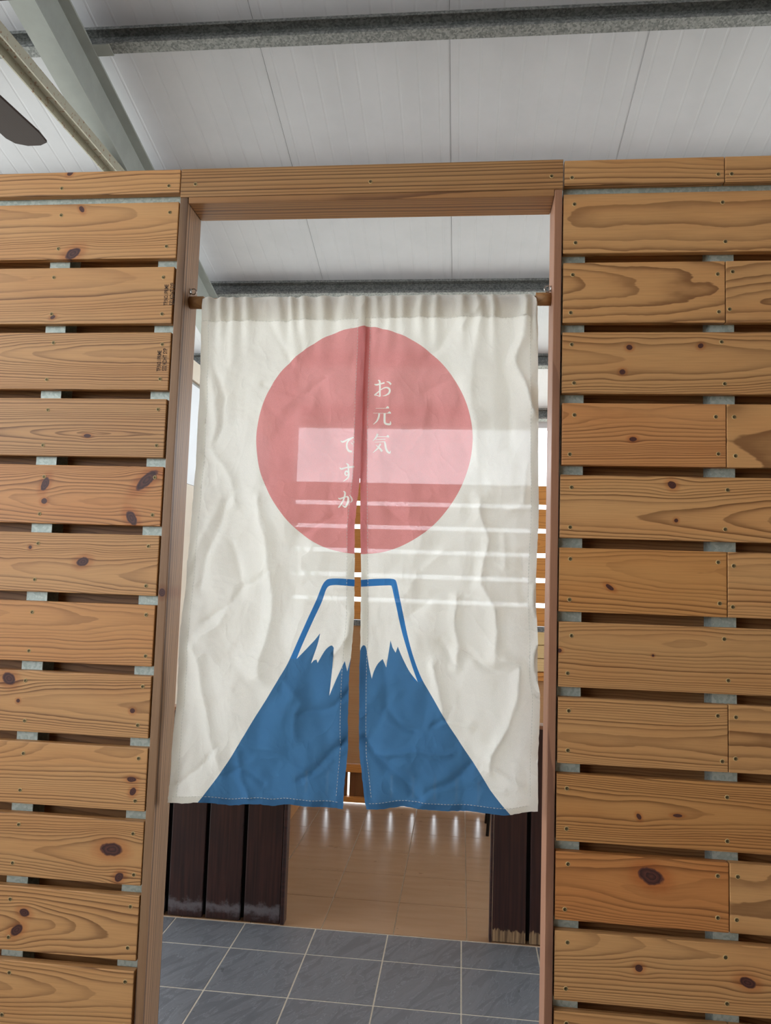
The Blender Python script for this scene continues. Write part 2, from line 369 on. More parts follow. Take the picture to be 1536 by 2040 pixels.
# I-beam rafter under the purlins
h, bw, tw, tf = 0.240, 0.103, 0.007, 0.010
ip = [(-bw / 2, 0), (bw / 2, 0), (bw / 2, -tf), (tw / 2, -tf), (tw / 2, -h + tf), (bw / 2, -h + tf), (bw / 2, -h), (-bw / 2, -h), (-bw / 2, -h + tf), (-tw / 2, -h + tf), (-tw / 2, -tf), (-bw / 2, -tf)]
me_i = prism_me('rafter', ip, (4.62 - RIDGE) / math.cos(TH), 'Y')
for x in (-0.981, 3.0):
    ry, rz = on_roof(RIDGE, 0.1)
    link('rafter', me_i, M_RAFTER, beams, (x, ry, rz - beams.location.z), (-TH, 0, 0))
cl = link('cleat', box_me('cleat', 0, 0.075, 0, 0.055, -0.006, 0.0), M_RAFTER, beams)
yy, zz_ = on_roof(1.22, 0.102); cl.location = (-0.93, yy, zz_ - beams.location.z); cl.rotation_euler = (-TH, 0, 0)
# tie beam: a channel open below, level, in line with the rafter
tp = [(0, 0), (0, 0.045), (-0.07, 0.045), (-0.07, 0), (-0.064, 0), (-0.064, 0.039), (-0.006, 0.039), (-0.006, 0)]
link('tie_beam', prism_me('tie_beam', tp, 4.3, 'Y'), M_TIE, beams, (-0.935, -2.65, 3.280 - beams.location.z))
gut = link('trim_1', prism_me('gutter', [(0, 0), (0.11, 0.0), (0.11, 0.1), (0.107, 0.1), (0.107, 0.003), (0.003, 0.003), (0.003, 0.09), (0, 0.09)], 9.8, 'X'), M_WHITEPANEL, None, (-4.4, 4.70, 2.745))
tag(gut, 'white rain gutter along the far eave', 'gutter', kind='structure')

# ------------------------------------------------------------------ slatted walls either side of the doorway
PT = 0.019; PITCHW = 0.160; PH = 0.1386
def ztop(k): return 2.5 - PITCHW * k
XL, XR, XJ = -0.003, 0.899, 1.2497
me_screw = lathe_me('screw', [(0.0, 0.0001), (0.0013, 0.0001), (0.0016, 0.0006), (0.0030, 0.0006), (0.0033, 0.0002), (0.0038, 0.0007), (0.0046, 0.0006), (0.0050, -0.0006)], 14)
me_screw.materials.append(M_SCREW); me_screw.materials.append(M_SCREWSHADE); me_screw.materials.append(M_SCREWRIM)
for p in me_screw.polygons:
    rr = (p.center.x ** 2 + p.center.y ** 2) ** 0.5
    p.material_index = 1 if rr < 0.0014 else (0 if rr < 0.0031 else (1 if rr < 0.0036 else 2))
ROT_SCREW = (math.radians(-90), 0, 0)   # local +z faces -y ... head towards the viewer

def plank(parent, x0, x1, z0, z1, y0, mat, screws=(), bev=0.002):
    cx, cz = (x0 + x1) / 2, (z0 + z1) / 2
    hx, hz = (x1 - x0) / 2, (z1 - z0) / 2
    o = link('plank', box_me('plank', -hx, hx, 0, PT, -hz, hz, bev, 2), mat, parent, (cx - parent.location.x, y0 - parent.location.y, cz - parent.location.z))
    for sx, sz in screws:
        link('screw', me_screw, None, o, (sx - cx, 0.0, sz - cz), (math.radians(90), 0, 0))
    return o

# style per plank: (v0, h0, slope, freq, warp, contrast), knots (px, py, size_px, aspect, angle)
ST = dict(straight=(0.12, 0.10, 0.02, 170, 0.5, .9), fine=(0.05, 0.09, 0.02, 240, 0.5, .9), cath=(0.0, 0.03, 0.05, 190, 0.7, .9),
          wide=(0.04, 0.06, 0.02, 190, 0.6, .85), blotch=(0.0, 0.03, 0.09, 38, 3.2, .72), edge=(0.01, 0.07, 0.02, 240, 0.6, .92))
LW = {0: ('straight', [(140, 345, 5, 1.5, .6)]),
      1: ('wide', [(163, 417, 5, 1.6, -1.0), (145, 505, 11, 1.7, .5)]),
      2: ('wide', [(105, 632, 4, 1.5, .5)]), 3: ('edge', []), 4: ('cath', [(174, 868, 4, 2.0, 0)]),
      5: ('edge', [(90, 964, 8, 1.9, 1.2), (88, 998, 6, 1.1, 0), (292, 957, 11, 2.6, .75), (262, 1032, 10, 1.7, -1.0)]),
      6: ('edge', [(165, 1119, 9, 1.5, .3), (60, 1090, 4, 1.0, 0)]), 7: ('fine', []),
      8: ('edge', [(18, 1352, 12, 1.3, -.6), (36, 1396, 4, 1, 0), (264, 1416, 5, 1.1, 0)]),
      9: ('fine', [(262, 1553, 5, 2.0, 0), (265, 1577, 6, 1.4, 1.0)]),
      10: ('edge', [(222, 1692, 13, 1.8, 0), (237, 1748, 8, 1.3, .8)]),
      11: ('cath', [(48, 1818, 8, 1.4, -.3), (33, 1853, 9, 1.6, .7)]), 12: ('wide', []), 13: ('fine', []), 14: ('edge', []), 15: ('edge', [])}
RW = {0: ('wide', []), 1: ('blotch', []), 2: ('blotch', []),
      3: ('edge', [(1254, 692, 5.5, 1.1, 0), (1396, 689, 5, 1.1, .3), (1240, 741, 5.5, 1.05, 0)]),
      4: ('fine', [(1261, 875, 4.5, 1.5, 0)]), 5: ('cath', [(1339, 966, 7, 1.2, -.6), (1347, 1037, 4, 1.0, 0)]),
      6: ('fine', [(1215, 1170, 4, 2.2, -.6)]), 7: ('wide', [(1301, 1306, 2.5, 1, 0), (1114, 1296, 4, 1.2, 0)]),
      8: ('edge', []), 9: ('edge', [(1273, 1627, 4, 1.5, -1.0), (1350, 1625, 3, 3.0, 0)]),
      10: ('edge', [(1297, 1746, 15, 1.55, -.3)]), 11: ('wide', [(1273, 1929, 6.5, 1.05, 0), (1490, 1958, 9, 1.7, -.3)]),
      12: ('edge', []), 13: ('fine', []), 14: ('edge', []), 15: ('edge', [])}
TINT = {('L', 5): (1.0, .88, .8), ('L', 4): (.9, .9, .92), ('R', 10): (.93, .72, .55), ('R', 4): (.98, .86, .80), ('R', 6): (.98, .88, .72), ('R', 2): (.96, .95, .93), ('L', 7): (1, .9, .8), ('R', 9): (.95, .86, .72)}
def plank_mat(side, k, table, cx, cz, tint=None):
    sty, kn = table[k]; v0, h0, sl, fr, wp, ct = ST[sty]
    kk = []
    for px, py, s, asp, ang in kn:
        p = at(px, py, 0); kk.append((p.x - cx, p.z - cz, s * 0.00115, asp, ang))
    tn = tint or TINT.get((side, k), (1, 1, 1)); j = random.uniform(.95, 1.05)
    lt = tuple(min(1, a * b * j) for a, b in zip(PINE_L, tn)) + (1,); dk = tuple(a * b * j for a, b in zip(PINE_D, tn)) + (1,)
    return wood('pine_%s%d' % (side, k), lt, dk, v0=v0 + random.uniform(-.03, .03), h0=h0 * random.uniform(.8, 1.3), slope=sl * random.choice((-1, 1)) * random.uniform(.6, 1.4),
                freq=fr * random.uniform(.85, 1.15), warp=wp, contrast=ct, knots=kk, core={'blotch': 1.0, 'cath': 0.7}.get(sty, 0.4))
M_BACKWOOD = wood('pine_back', s2l((160, 116, 76)), s2l((104, 68, 40)), freq=150, h0=.05)

def studs_and_back(parent, xs, x0, x1):
    c = [(0, 0), (0.051, 0), (0.051, 0.002), (0.002, 0.002), (0.002, 0.048), (0.051, 0.048), (0.051, 0.05), (0, 0.05)]
    me = prism_me('stud', c, 2.38, 'Z'); me.materials.append(M_STUD)
    for x in xs: link('stud', me, None, parent, (x - parent.location.x, PT + 0.0005 - parent.location.y, 0.0 - parent.location.z))
    link('top_rail', box_me('top_rail', 0, x1 - x0, 0, 0.05, 0, 0.05), M_STUD, parent, (x0 - parent.location.x, PT + 0.0008, 2.342))
    back_me = box_me('plank', 0, x1 - x0, 0, PT, 0, PH, 0.002); back_me.materials.append(M_BACKWOOD)
    for k in range(1, 15):
        link('plank', back_me, None, parent, (x0 - parent.location.x, 0.0705, ztop(k) - PH - 0.078))

WL = tag(empty('wall_left', (XL, 0, 0)), 'wall of spaced pine planks left of the doorway', 'wall', kind='structure')
WR = tag(empty('wall_right', (XR, 0, 0)), 'wall of spaced pine planks right of the doorway', 'wall', kind='structure')
XLL, XRR = -1.6, 2.3
jit = lambda a: random.uniform(-a, a)
stamp_planks = {}
for k in range(0, 16):
    zt = ztop(k) if k else 2.421
    zb = max(zt - PH, 0.004) if k else 2.362
    if zt - zb < 0.02: continue
    def scr(xs, nrow=2):
        return [(x + jit(.006), (zt - 0.026 if r == 0 else zb + 0.026) + jit(.004)) for x in xs for r in range(nrow)] if k else [(x + jit(.006), zb + 0.018) for x in xs]
    cz = (zt + zb) / 2
    xe = XL - random.uniform(0, .004)
    p = plank(WL, XLL, xe, zt, zb, 0, plank_mat('L', k, LW, (XLL + xe) / 2, cz), scr((-0.026, -0.301, -0.62, -0.95, -1.3))) if False else plank(WL, XLL, xe, zb, zt, 0, plank_mat('L', k, LW, (XLL + xe) / 2, cz), scr((-0.026, -0.301, -0.62)))
    stamp_planks[k] = p
    zt += -0.002 if k else -0.003; zb += -0.002 if k else -0.003; zb = max(zb, .004)
    cz = (zt + zb) / 2
    xs = XR + random.uniform(0, .003)
    if k % 2 == 0:
        plank(WR, xs, XJ, zb, zt, 0, plank_mat('R', k, RW, (xs + XJ) / 2, cz), scr((0.923, 1.232)))
        st2 = {0: 'wide', 2: 'blotch', 4: 'blotch', 6: 'wide', 8: 'blotch', 10: 'blotch'}.get(k, 'edge')
        plank(WR, XJ + 0.0016, XRR, zb, zt, 0, plank_mat('r', k, {k: (st2, [])}, (XJ + XRR) / 2, cz), scr((1.264, 1.62)))
    else:
        plank(WR, xs, XRR, zb, zt, 0, plank_mat('R', k, RW, (xs + XRR) / 2, cz), scr((0.923, 1.247, 1.62)))
studs_and_back(WL, (-0.055, -0.330, -0.65, -1.0, -1.3), XLL, XL - 0.002)
studs_and_back(WR, (0.900, 1.2235, 1.60, 1.95), XR + 0.002, XRR)

# grade stamps printed on two planks
M_INK = plain('stamp_ink', s2l((50, 36, 26)), 0.8)
def stamp(pl, px, py, txt, size):
    p = at(px, py, 0)
    cu = bpy.data.curves.new('stamp', 'FONT'); cu.body = txt; cu.size = size; cu.extrude = 0.0; cu.offset = 0.00025
    cu.space_character = 0.95; cu.resolution_u = 2
    to = bpy.data.objects.new('tmp', cu); COL.objects.link(to)
    dg = bpy.context.evaluated_depsgraph_get(); me = bpy.data.meshes.new_from_object(to.evaluated_get(dg)); bpy.data.objects.remove(to)
    for v in me.vertices: v.co.x *= 0.62
    o = link('grade_stamp', me, M_INK, pl, (p.x - pl.location.x - WL.location.x, -0.0003, p.z - pl.location.z), (math.radians(90), math.radians(-90), 0))
for k, x1, y1, x2, y2 in ((2, 333.5, 608, 345.5, 608), (3, 319.5, 740, 331, 739)):
    stamp(stamp_planks[k], x1, y1, 'TP.NO.1PRIME', 0.0135); stamp(stamp_planks[k], x2, y2, 'S32 KDHT SYP', 0.0145)

# ------------------------------------------------------------------ door frame
DR = tag(empty('door_1', (0, 0, 0)), 'brown wooden frame of the open doorway', 'door frame', kind='structure')
JD = 0.089
FR_L, FR_D = s2l((150, 116, 86)), s2l((48, 28, 20))
RJ_L, RJ_D = s2l((158, 114, 88)), s2l((92, 58, 48))
def upright(x0, x1, mat, nm='jamb', z1=2.349, y0=-0.002):
    hx = (x1 - x0) / 2
    # local x runs along the length
    return link(nm, box_me(nm, 0, z1, y0, JD, -hx, hx, 0.0015, 2), mat, DR, ((x0 + x1) / 2, 0, 0), (0, math.radians(-90), 0))
lj = upright(0.0, 0.0195, wood('jamb_left', FR_L, FR_D, v0=.03, h0=.2, freq=95, slope=.004, warp=.3, core=1.0, knots=[(1.41, 0.0, .008, 1.3, 0)], contrast=1.0))
rj = upright(0.8795, 0.8965, wood('jamb_right', RJ_L, RJ_D, v0=.03, h0=.2, freq=140, slope=.01, warp=.5, core=1.0, contrast=.6))
hd = link('head', box_me('head', 0.0, 0.8585, -0.001, JD, -0.0075, 0.0075, 0.0015, 2), wood('head', s2l((168, 122, 78)), s2l((70, 40, 28)), v0=.03, h0=.2, freq=95, slope=.006, warp=.3, core=1.0, contrast=.85), DR, (0.0203, 0, 2.3425))
hb = link('header', box_me('header', -0.4495, 0.4495, -0.001, PT, -0.0352, 0.0352, 0.0015, 2), wood('header', s2l((176, 132, 86)), s2l((62, 36, 20)), v0=.16, h0=.04, freq=125, slope=.01, warp=.3, contrast=.9), DR, (0.4485, 0, 2.3855))
for x in (0.035, 0.457, 0.872): link('screw', me_screw, None, hb, (x - 0.4485, -0.001, -0.006 + jit(.003)), (math.radians(90), 0, 0))

# ------------------------------------------------------------------ curtain rod, sockets, hooks
RZ, RY = 2.1085, 0.046
M_ROD = wood('rod_wood', s2l((165, 120, 76)), s2l((120, 82, 50)), freq=200, h0=.03, contrast=.5)
def along_x(me, loc, name, mat, parent=None): return link(name, me, mat, parent, loc, (0, math.radians(90), 0))
rod = along_x(lathe_me('curtain_rod', [(0, 0), (0.0105, 0), (0.0105, 0.8588), (0, 0.8588)], 20), (0.0203, RY, RZ), 'curtain_rod', M_ROD)
tag(rod, 'round wooden rod running through the top of the curtain', 'curtain rod')
sock = [(0.0115, 0.0), (0.0150, 0.0), (0.0152, 0.012), (0.0150, 0.034), (0.0132, 0.0345), (0.0115, 0.030), (0.0115, 0.0)]
M_SOCK = wood('socket_wood', s2l((150, 108, 66)), s2l((104, 70, 42)), freq=220, h0=.03, contrast=.6)
s1 = along_x(lathe_me('rod_socket', sock, 24), (0.0198, RY, RZ), 'rod_socket', M_SOCK); tag(s1, 'short wooden socket holding the curtain rod at the left jamb', 'rod socket', 'rod sockets on the jambs')
s2 = along_x(lathe_me('rod_socket', sock, 24), (0.8792, RY, RZ + 0.003), 'rod_socket', M_SOCK); s2.rotation_euler = (0, math.radians(-90), 0); tag(s2, 'short wooden socket holding the curtain rod at the right jamb', 'rod socket', 'rod sockets on the jambs')
def hook(x, dirx, label):
    e = tag(empty('screw_hook', (x, RY - 0.004, RZ + 0.026)), label, 'screw hook', 'steel screw hooks over the rod')
    pts = [(dirx * (0.007 + 0.007 * math.cos(a)) , 0.0, 0.007 * math.sin(a)) for a in np.linspace(math.pi, 2.7 * math.pi, 16)]
    link('eye', tube_me('eye', [Vector(p) + Vector((dirx * 0.001, 0, 0)) for p in pts], 0.0016, 8), M_STEEL, e)
    f = link('flange', lathe_me('flange', [(0, 0), (0.0075, 0), (0.0068, 0.002), (0, 0.0026)], 16), M_STEEL, e, (0, 0, 0), (0, math.radians(90 * dirx), 0))
hook(0.0199, 1, 'small steel screw hook above the rod on the left jamb'); hook(0.8791, -1, 'small steel screw hook above the rod on the right jamb')

# ------------------------------------------------------------------ noren curtain
YC = 0.036
def cm(pts, n=6, closed=False):
    """Catmull-Rom through the points"""
    P = [np.array(p, float) for p in pts]; out = []
    k = len(P)
    for i in range(k if closed else k - 1):
        p0, p1, p2, p3 = (P[(i - 1) % k], P[i], P[(i + 1) % k], P[(i + 2) % k]) if closed else (P[max(i - 1, 0)], P[i], P[i + 1], P[min(i + 2, k - 1)])
        for s in range(n):
            t = s / n
            out.append(0.5 * ((2 * p1) + (-p0 + p2) * t + (2 * p0 - 5 * p1 + 4 * p2 - p3) * t * t + (-p0 + 3 * p1 - 3 * p2 + p3) * t ** 3))
    if not closed: out.append(P[-1])
    return [tuple(p) for p in out]
LE = cm([(405, 597), (401, 640), (399, 730), (397, 820), (388, 960), (382, 1040), (375, 1120), (367, 1200), (360, 1280), (353, 1370), (347, 1450), (342, 1540), (335, 1598)], 8)
LR = cm([(729, 591), (728.5, 650), (725, 760), (721.5, 860), (718.5, 935), (716, 965), (711, 1010), (707, 1060), (706.5, 1160), (706, 1235), (700.5, 1300), (697, 1345), (694, 1420), (693, 1490), (687, 1560), (683.5, 1612)], 8)
LB = cm([(335, 1598), (365, 1599), (400, 1597), (435, 1601), (462, 1605), (490, 1602), (520, 1601), (545, 1604), (572, 1602), (610, 1606), (650, 1608), (683.5, 1612)], 6)
LT = cm([(405, 597), (420, 594), (432, 596.5), (452, 593), (470, 595), (482, 591.5), (497, 594.5), (520, 592.5), (541, 592), (556, 594.5), (570, 591.5), (590, 594), (613, 591), (632, 593.5), (651, 590.5), (675, 592), (697, 590.5), (710, 593), (729, 591)], 4)
RL = cm([(725, 591), (723.8, 650), (720.3, 760), (717.5, 860), (717, 955), (718, 1000), (718, 1090), (718.5, 1190), (717.5, 1280), (716, 1340), (715.5, 1420), (715.5, 1490), (721, 1540), (730, 1612)], 8)
RE = cm([(1060, 587), (1069, 606), (1071, 640), (1072, 760), (1072, 900), (1073, 1020), (1070, 1090), (1067, 1180), (1070, 1270), (1070, 1350), (1075, 1390), (1073, 1470), (1071, 1550), (1072, 1617)], 8)
RB = cm([(730, 1612), (765, 1610), (805, 1607), (840, 1610), (868, 1613), (905, 1615), (940, 1616), (975, 1620), (1010, 1623), (1040, 1620), (1072, 1617)], 6)
RTP = cm([(725, 591), (745, 590), (757, 591.5), (775, 589), (800, 589), (830, 587.5), (860, 587), (890, 586.5), (930, 585.5), (945, 586), (960, 584), (975, 587), (1000, 587), (1025, 585.5), (1040, 588), (1060, 584)], 4)
CIRC_L = [(725.2, 650.5), (709.6, 653.5), (667.7, 663.4), (625.8, 684.9), (589.8, 711.9), (559.9, 741.8), (538.9, 774.8), (522.5, 813.7), (513.5, 855.6), (512.9, 894.6), (518, 933.5), (530, 969.4), (547.9, 1002.4), (574.9, 1038.3), (607.8, 1068.3), (643.8, 1089.2), (679.7, 1099.7), (706.7, 1103.3)]
CIRC_R = [(726.7, 649.9), (754.6, 653.5), (799.5, 667), (838.4, 687.9), (871.4, 714.9), (895.3, 741.8), (916.3, 774.8), (931.3, 810.7), (940.3, 852.6), (940.9, 888.6), (934.3, 927.5), (919.3, 969.4), (898.3, 1005.4), (868.4, 1041.3), (835.4, 1068.3), (799.5, 1087.7), (763.6, 1099.7), (730.6, 1103.3), (717, 1103.5)]
MT_L = cm([(720, 1155), (705.9, 1154.5), (676.2, 1152.4), (659.3, 1152.9), (650.8, 1155.8), (643.2, 1166), (633.9, 1189.2), (617, 1227.3), (595.8, 1273.9), (578.9, 1309.9), (562, 1341.6), (536.6, 1383.9), (507, 1430.5), (481.6, 1472.8), (447.7, 1527.8), (413.9, 1574.4), (394.8, 1598.9), (388, 1608)], 5) + [(388, 1640), (720, 1640)]
SN_L = [(720, 1169)] + cm([(705.9, 1168.1), (680, 1166), (667.8, 1165.5), (657.2, 1167.2), (650.8, 1174.4), (642.4, 1197.7), (625.4, 1235.8), (604.3, 1282.3), (591.6, 1312)], 4) + cm([(593, 1311), (605, 1299), (617, 1286.6), (629, 1274), (639, 1261.2)], 2) + cm([(639, 1262), (636, 1277), (631.8, 1290.8), (626, 1306), (620.4, 1321.3)], 2) + [(626.3, 1314.9), (631.8, 1313.2), (633.9, 1320.4)] + cm([(634.5, 1319), (642.4, 1305.6), (650, 1294), (657.2, 1287.2), (662.7, 1285.3), (666.5, 1290)], 3) + [(662.7, 1333.1), (657.2, 1384.8), (672, 1350), (687.7, 1316.2), (693.2, 1336.5), (698.2, 1316.2), (702, 1300), (720, 1300)]
MT_R = cm([(705, 1156), (718.5, 1155.4), (743.9, 1153.3), (765, 1152.8), (777.8, 1152.9), (786.3, 1154.5), (790.5, 1160.5), (796.8, 1189.2), (807.4, 1244.3), (820.1, 1295), (832.8, 1333.1), (845.5, 1360.6), (866.7, 1396.6), (896.3, 1447.4), (925.9, 1493.9), (951.3, 1532), (972.5, 1565.9), (993.6, 1595.5), (1016.9, 1623), (1022, 1630)], 5) + [(1022, 1650), (705, 1650)]
SN_R = [(705, 1169.5)] + cm([(718.5, 1168.9), (748.2, 1167.2), (770, 1166.3), (777.8, 1166.4), (781.2, 1170.2), (788.4, 1201.9), (799, 1252.7), (811.7, 1295), (822.2, 1328.9), (832.8, 1358.5)], 4) + cm([(832, 1357), (822, 1345), (813.8, 1333.1), (803.2, 1312), (792.6, 1287.9)], 3) + [(788.4, 1300.1), (782, 1290), (777.8, 1276), (773.6, 1303.5), (769.3, 1329.7), (762.1, 1313.2)] + cm([(762.1, 1313.2), (752.4, 1322.6), (744.8, 1337.4), (740.6, 1352.2)], 3) + cm([(740.6, 1352), (736, 1332), (733.4, 1316.2), (729.1, 1290.8), (723.6, 1285.7), (719, 1291)], 4) + [(714, 1310), (705, 1310)]
# brush strokes of the lettering: (x, y, width) in a 6.8x enlargement whose origin is pixel (640, 730)
GL_R = [[(720, 236, 8), (742, 247, 24), (800, 240, 20), (860, 228, 22)],
        [(768, 186, 8), (792, 204, 24), (796, 290, 24), (794, 350, 24), (797, 408, 20)],
        [(797, 325, 12), (755, 358, 18), (722, 384, 16), (750, 388, 10), (797, 408, 12)],
        [(797, 325, 10), (860, 296, 16), (912, 302, 22), (932, 335, 26), (915, 375, 24), (870, 398, 14), (832, 402, 6)],
        [(888, 214, 8), (925, 228, 20), (950, 258, 24)],
        [(738, 569, 5), (870, 567, 6), (920, 566, 8)], [(876, 568, 6), (900, 553, 26), (918, 566, 6)],
        [(705, 635, 5), (900, 635, 6), (944, 635, 8)], [(898, 634, 6), (924, 622, 26), (944, 636, 6)],
        [(786, 638, 24), (778, 690, 24), (752, 745, 18), (706, 786, 6)],
        [(859, 638, 28), (858, 735, 28), (868, 772, 28), (905, 784, 26), (936, 778, 26), (938, 742, 6)],
        [(764, 912, 26), (742, 958, 20), (698, 1006, 6)], [(748, 950, 8), (860, 948, 8), (915, 958, 14)], [(884, 950, 6), (900, 938, 22), (920, 956, 6)],
        [(738, 988, 6), (868, 984, 10)], [(720, 1024, 6), (862, 1016, 10)], [(856, 1012, 18), (866, 1060, 26), (874, 1105, 26), (896, 1150, 28), (926, 1168, 20), (936, 1136, 5)],
        [(802, 1044, 24), (762, 1108, 20), (700, 1166, 6)], [(738, 1062, 8), (788, 1104, 24), (822, 1150, 28)]]
GL_L = [[(260, 1002, 8), (292, 1022, 24), (366, 988, 20), (442, 966, 18)], [(424, 974, 12), (366, 1012, 20), (346, 1060, 24), (352, 1112, 26), (378, 1146, 28), (418, 1154, 26)],
        [(406, 1032, 5), (430, 1058, 12)], [(430, 1012, 5), (452, 1032, 12)],
        [(250, 1370, 8), (276, 1390, 24), (340, 1370, 18), (447, 1358, 22)], [(338, 1314, 8), (364, 1336, 24), (368, 1400, 22), (373, 1465, 22), (358, 1512, 20), (296, 1556, 5)],
        [(362, 1440, 18), (346, 1418, 20), (326, 1430, 20), (324, 1462, 20), (346, 1476, 18), (366, 1458, 16)],
        [(232, 1782, 8), (256, 1794, 22), (320, 1770, 18), (358, 1768, 20), (368, 1800, 24), (354, 1862, 28), (330, 1904, 24), (300, 1892, 14), (284, 1876, 5)],
        [(298, 1690, 8), (324, 1714, 24), (310, 1790, 22), (276, 1860, 22), (234, 1914, 18)], [(382, 1742, 6), (414, 1784, 20), (418, 1824, 20), (394, 1846, 6)]]
def stroke_poly(st):
    P = cm([s for s in st], 5); c = np.array(P)
    d = np.gradient(c[:, :2], axis=0); d /= np.linalg.norm(d, axis=1)[:, None] + 1e-9
    nrm = np.stack([-d[:, 1], d[:, 0]], 1)
    hw = np.maximum(c[:, 2:3], 4) / 2
    a = c[:, :2] + nrm * hw; b = c[:, :2] - nrm * hw
    pts = np.concatenate([a, b[::-1]]) / 6.8 + np.array([640, 730])
    return [tuple(p) for p in pts]
STR_L = [stroke_poly(s) for s in GL_L]; STR_R = [stroke_poly(s) for s in GL_R]

def hash2(ix, iy, s):
    v = np.sin(ix * 127.1 + iy * 311.7 + s * 74.7) * 43758.5453
    return v - np.floor(v)
def vnoise(x, y, s):
    ix, iy = np.floor(x), np.floor(y); fx, fy = x - ix, y - iy
    fx = fx * fx * (3 - 2 * fx); fy = fy * fy * (3 - 2 * fy)
    return (hash2(ix, iy, s) * (1 - fx) + hash2(ix + 1, iy, s) * fx) * (1 - fy) + (hash2(ix, iy + 1, s) * (1 - fx) + hash2(ix + 1, iy + 1, s) * fx) * fy
def worley(x, y, s):
    ix, iy = np.floor(x), np.floor(y); best = np.full(x.shape, 9.0)
    for a in (-1, 0, 1):
        for b in (-1, 0, 1):
            cx = ix + a + hash2(ix + a, iy + b, s); cy = iy + b + hash2(ix + a, iy + b, s + 5.3)
            # random facet: tilted cone
            best = np.minimum(best, np.hypot(x - cx, (y - cy)))
    return best
CREASES = [  # (px polyline, height in mm towards the viewer, half width in px)
    ([(520, 1000), (528, 1080), (540, 1160), (537, 1230), (527, 1290), (518, 1350)], 7, 26),
    ([(385, 1300), (405, 1360), (420, 1420), (424, 1470), (440, 1530)], 5, 22), ([(452, 1000), (445, 1050), (418, 1110), (402, 1170)], -3.5, 16),
    ([(470, 1090), (488, 1160), (455, 1210), (410, 1240)], -3, 14), ([(400, 1280), (440, 1250), (470, 1170)], 3, 15), ([(490, 1160), (540, 1140)], -2.5, 10),
    ([(415, 760), (425, 830), (430, 890), (455, 960), (470, 1010)], 4, 18), ([(420, 720), (440, 800), (432, 880)], -3, 14), ([(375, 1130), (440, 1020)], 2, 14),
    ([(536, 640), (565, 700), (580, 730)], -3.5, 14), ([(470, 640), (455, 720)], 3, 22), ([(600, 640), (592, 720)], 3, 26),
    ([(590, 1548), (640, 1520), (692, 1480)], -4, 13), ([(470, 1475), (540, 1500), (600, 1530)], 3, 16), ([(470, 1500), (478, 1550), (500, 1590)], 4, 14), ([(455, 1545), (480, 1530), (530, 1560)], -3, 12),
    ([(350, 1560), (400, 1525), (440, 1490)], -2.5, 10), ([(600, 1430), (660, 1400), (695, 1380)], -2.5, 12), ([(560, 1350), (600, 1400), (590, 1470)], 2.5, 18), ([(695, 1215), (690, 1260), (676, 1300)], 4, 14),
    ([(962, 990), (968, 1070), (960, 1120), (955, 1165), (985, 1215), (992, 1260), (985, 1310)], 8, 24), ([(1000, 1060), (1005, 1130)], 4, 14), ([(1035, 1100), (1040, 1180), (1062, 1230)], -4, 16),
    ([(905, 1190), (903, 1240), (915, 1290), (912, 1335)], 6, 18), ([(1005, 1310), (1035, 1330), (1028, 1400), (1012, 1450), (985, 1500), (975, 1540)], 8, 22), ([(860, 1330), (880, 1400), (880, 1430), (930, 1455)], 5, 18),
    ([(930, 1300), (960, 1325), (990, 1330)], -4, 13), ([(880, 1280), (910, 1330)], -3.5, 13), ([(800, 1190), (850, 1130), (880, 1090)], 3, 20), ([(810, 1220), (870, 1180)], -2, 15), ([(1062, 1170), (1067, 1260), (1066, 1380)], 6, 14),
    ([(1060, 588), (1040, 625), (1034, 660), (1035, 720), (1045, 770), (1058, 830)], 10, 20), ([(1010, 600), (1015, 660), (1010, 780), (1020, 880)], -5, 26), ([(962, 590), (935, 625), (922, 650)], 6, 12), ([(962, 590), (985, 620)], 5, 10),
    ([(960, 640), (950, 720), (940, 820), (958, 930)], 4, 30), ([(905, 640), (870, 690), (850, 700)], -3, 14), ([(840, 600), (800, 640)], -3.5, 12), ([(760, 590), (757, 620)], 5, 7), ([(780, 620), (740, 680)], -2.5, 10),
    ([(735, 1480), (770, 1520), (815, 1570), (835, 1585)], -5, 15), ([(760, 1500), (830, 1495), (900, 1500)], 3, 14), ([(850, 1575), (900, 1560), (940, 1530)], -4, 13), ([(770, 1410), (800, 1440), (825, 1450)], -3, 14), ([(930, 1560), (960, 1570), (1000, 1575)], 4, 14), ([(990, 1540), (1010, 1560), (1040, 1570)], 4.5, 12),
    ([(860, 1440), (900, 1410)], -3, 10), ([(650, 760), (600, 790), (530, 775)], -2, 12), ([(560, 820), (590, 790), (580, 720)], 2, 18), ([(850, 780), (900, 760), (920, 800)], -2.5, 16), ([(760, 1010), (800, 1040), (850, 1060)], -2.5, 12), ([(600, 1060), (660, 1030)], -2.5, 10), ([(1050, 930), (1040, 1000), (1010, 1010)], 4, 18)]
def seg_dist(px, py, poly):
    d = np.full(px.shape, 1e9)
    for (ax, ay), (bx, by) in zip(poly, poly[1:]):
        vx, vy = bx - ax, by - ay; t = np.clip(((px - ax) * vx + (py - ay) * vy) / (vx * vx + vy * vy), 0, 1)
        d = np.minimum(d, np.hypot(px - ax - t * vx, py - ay - t * vy))
    return d
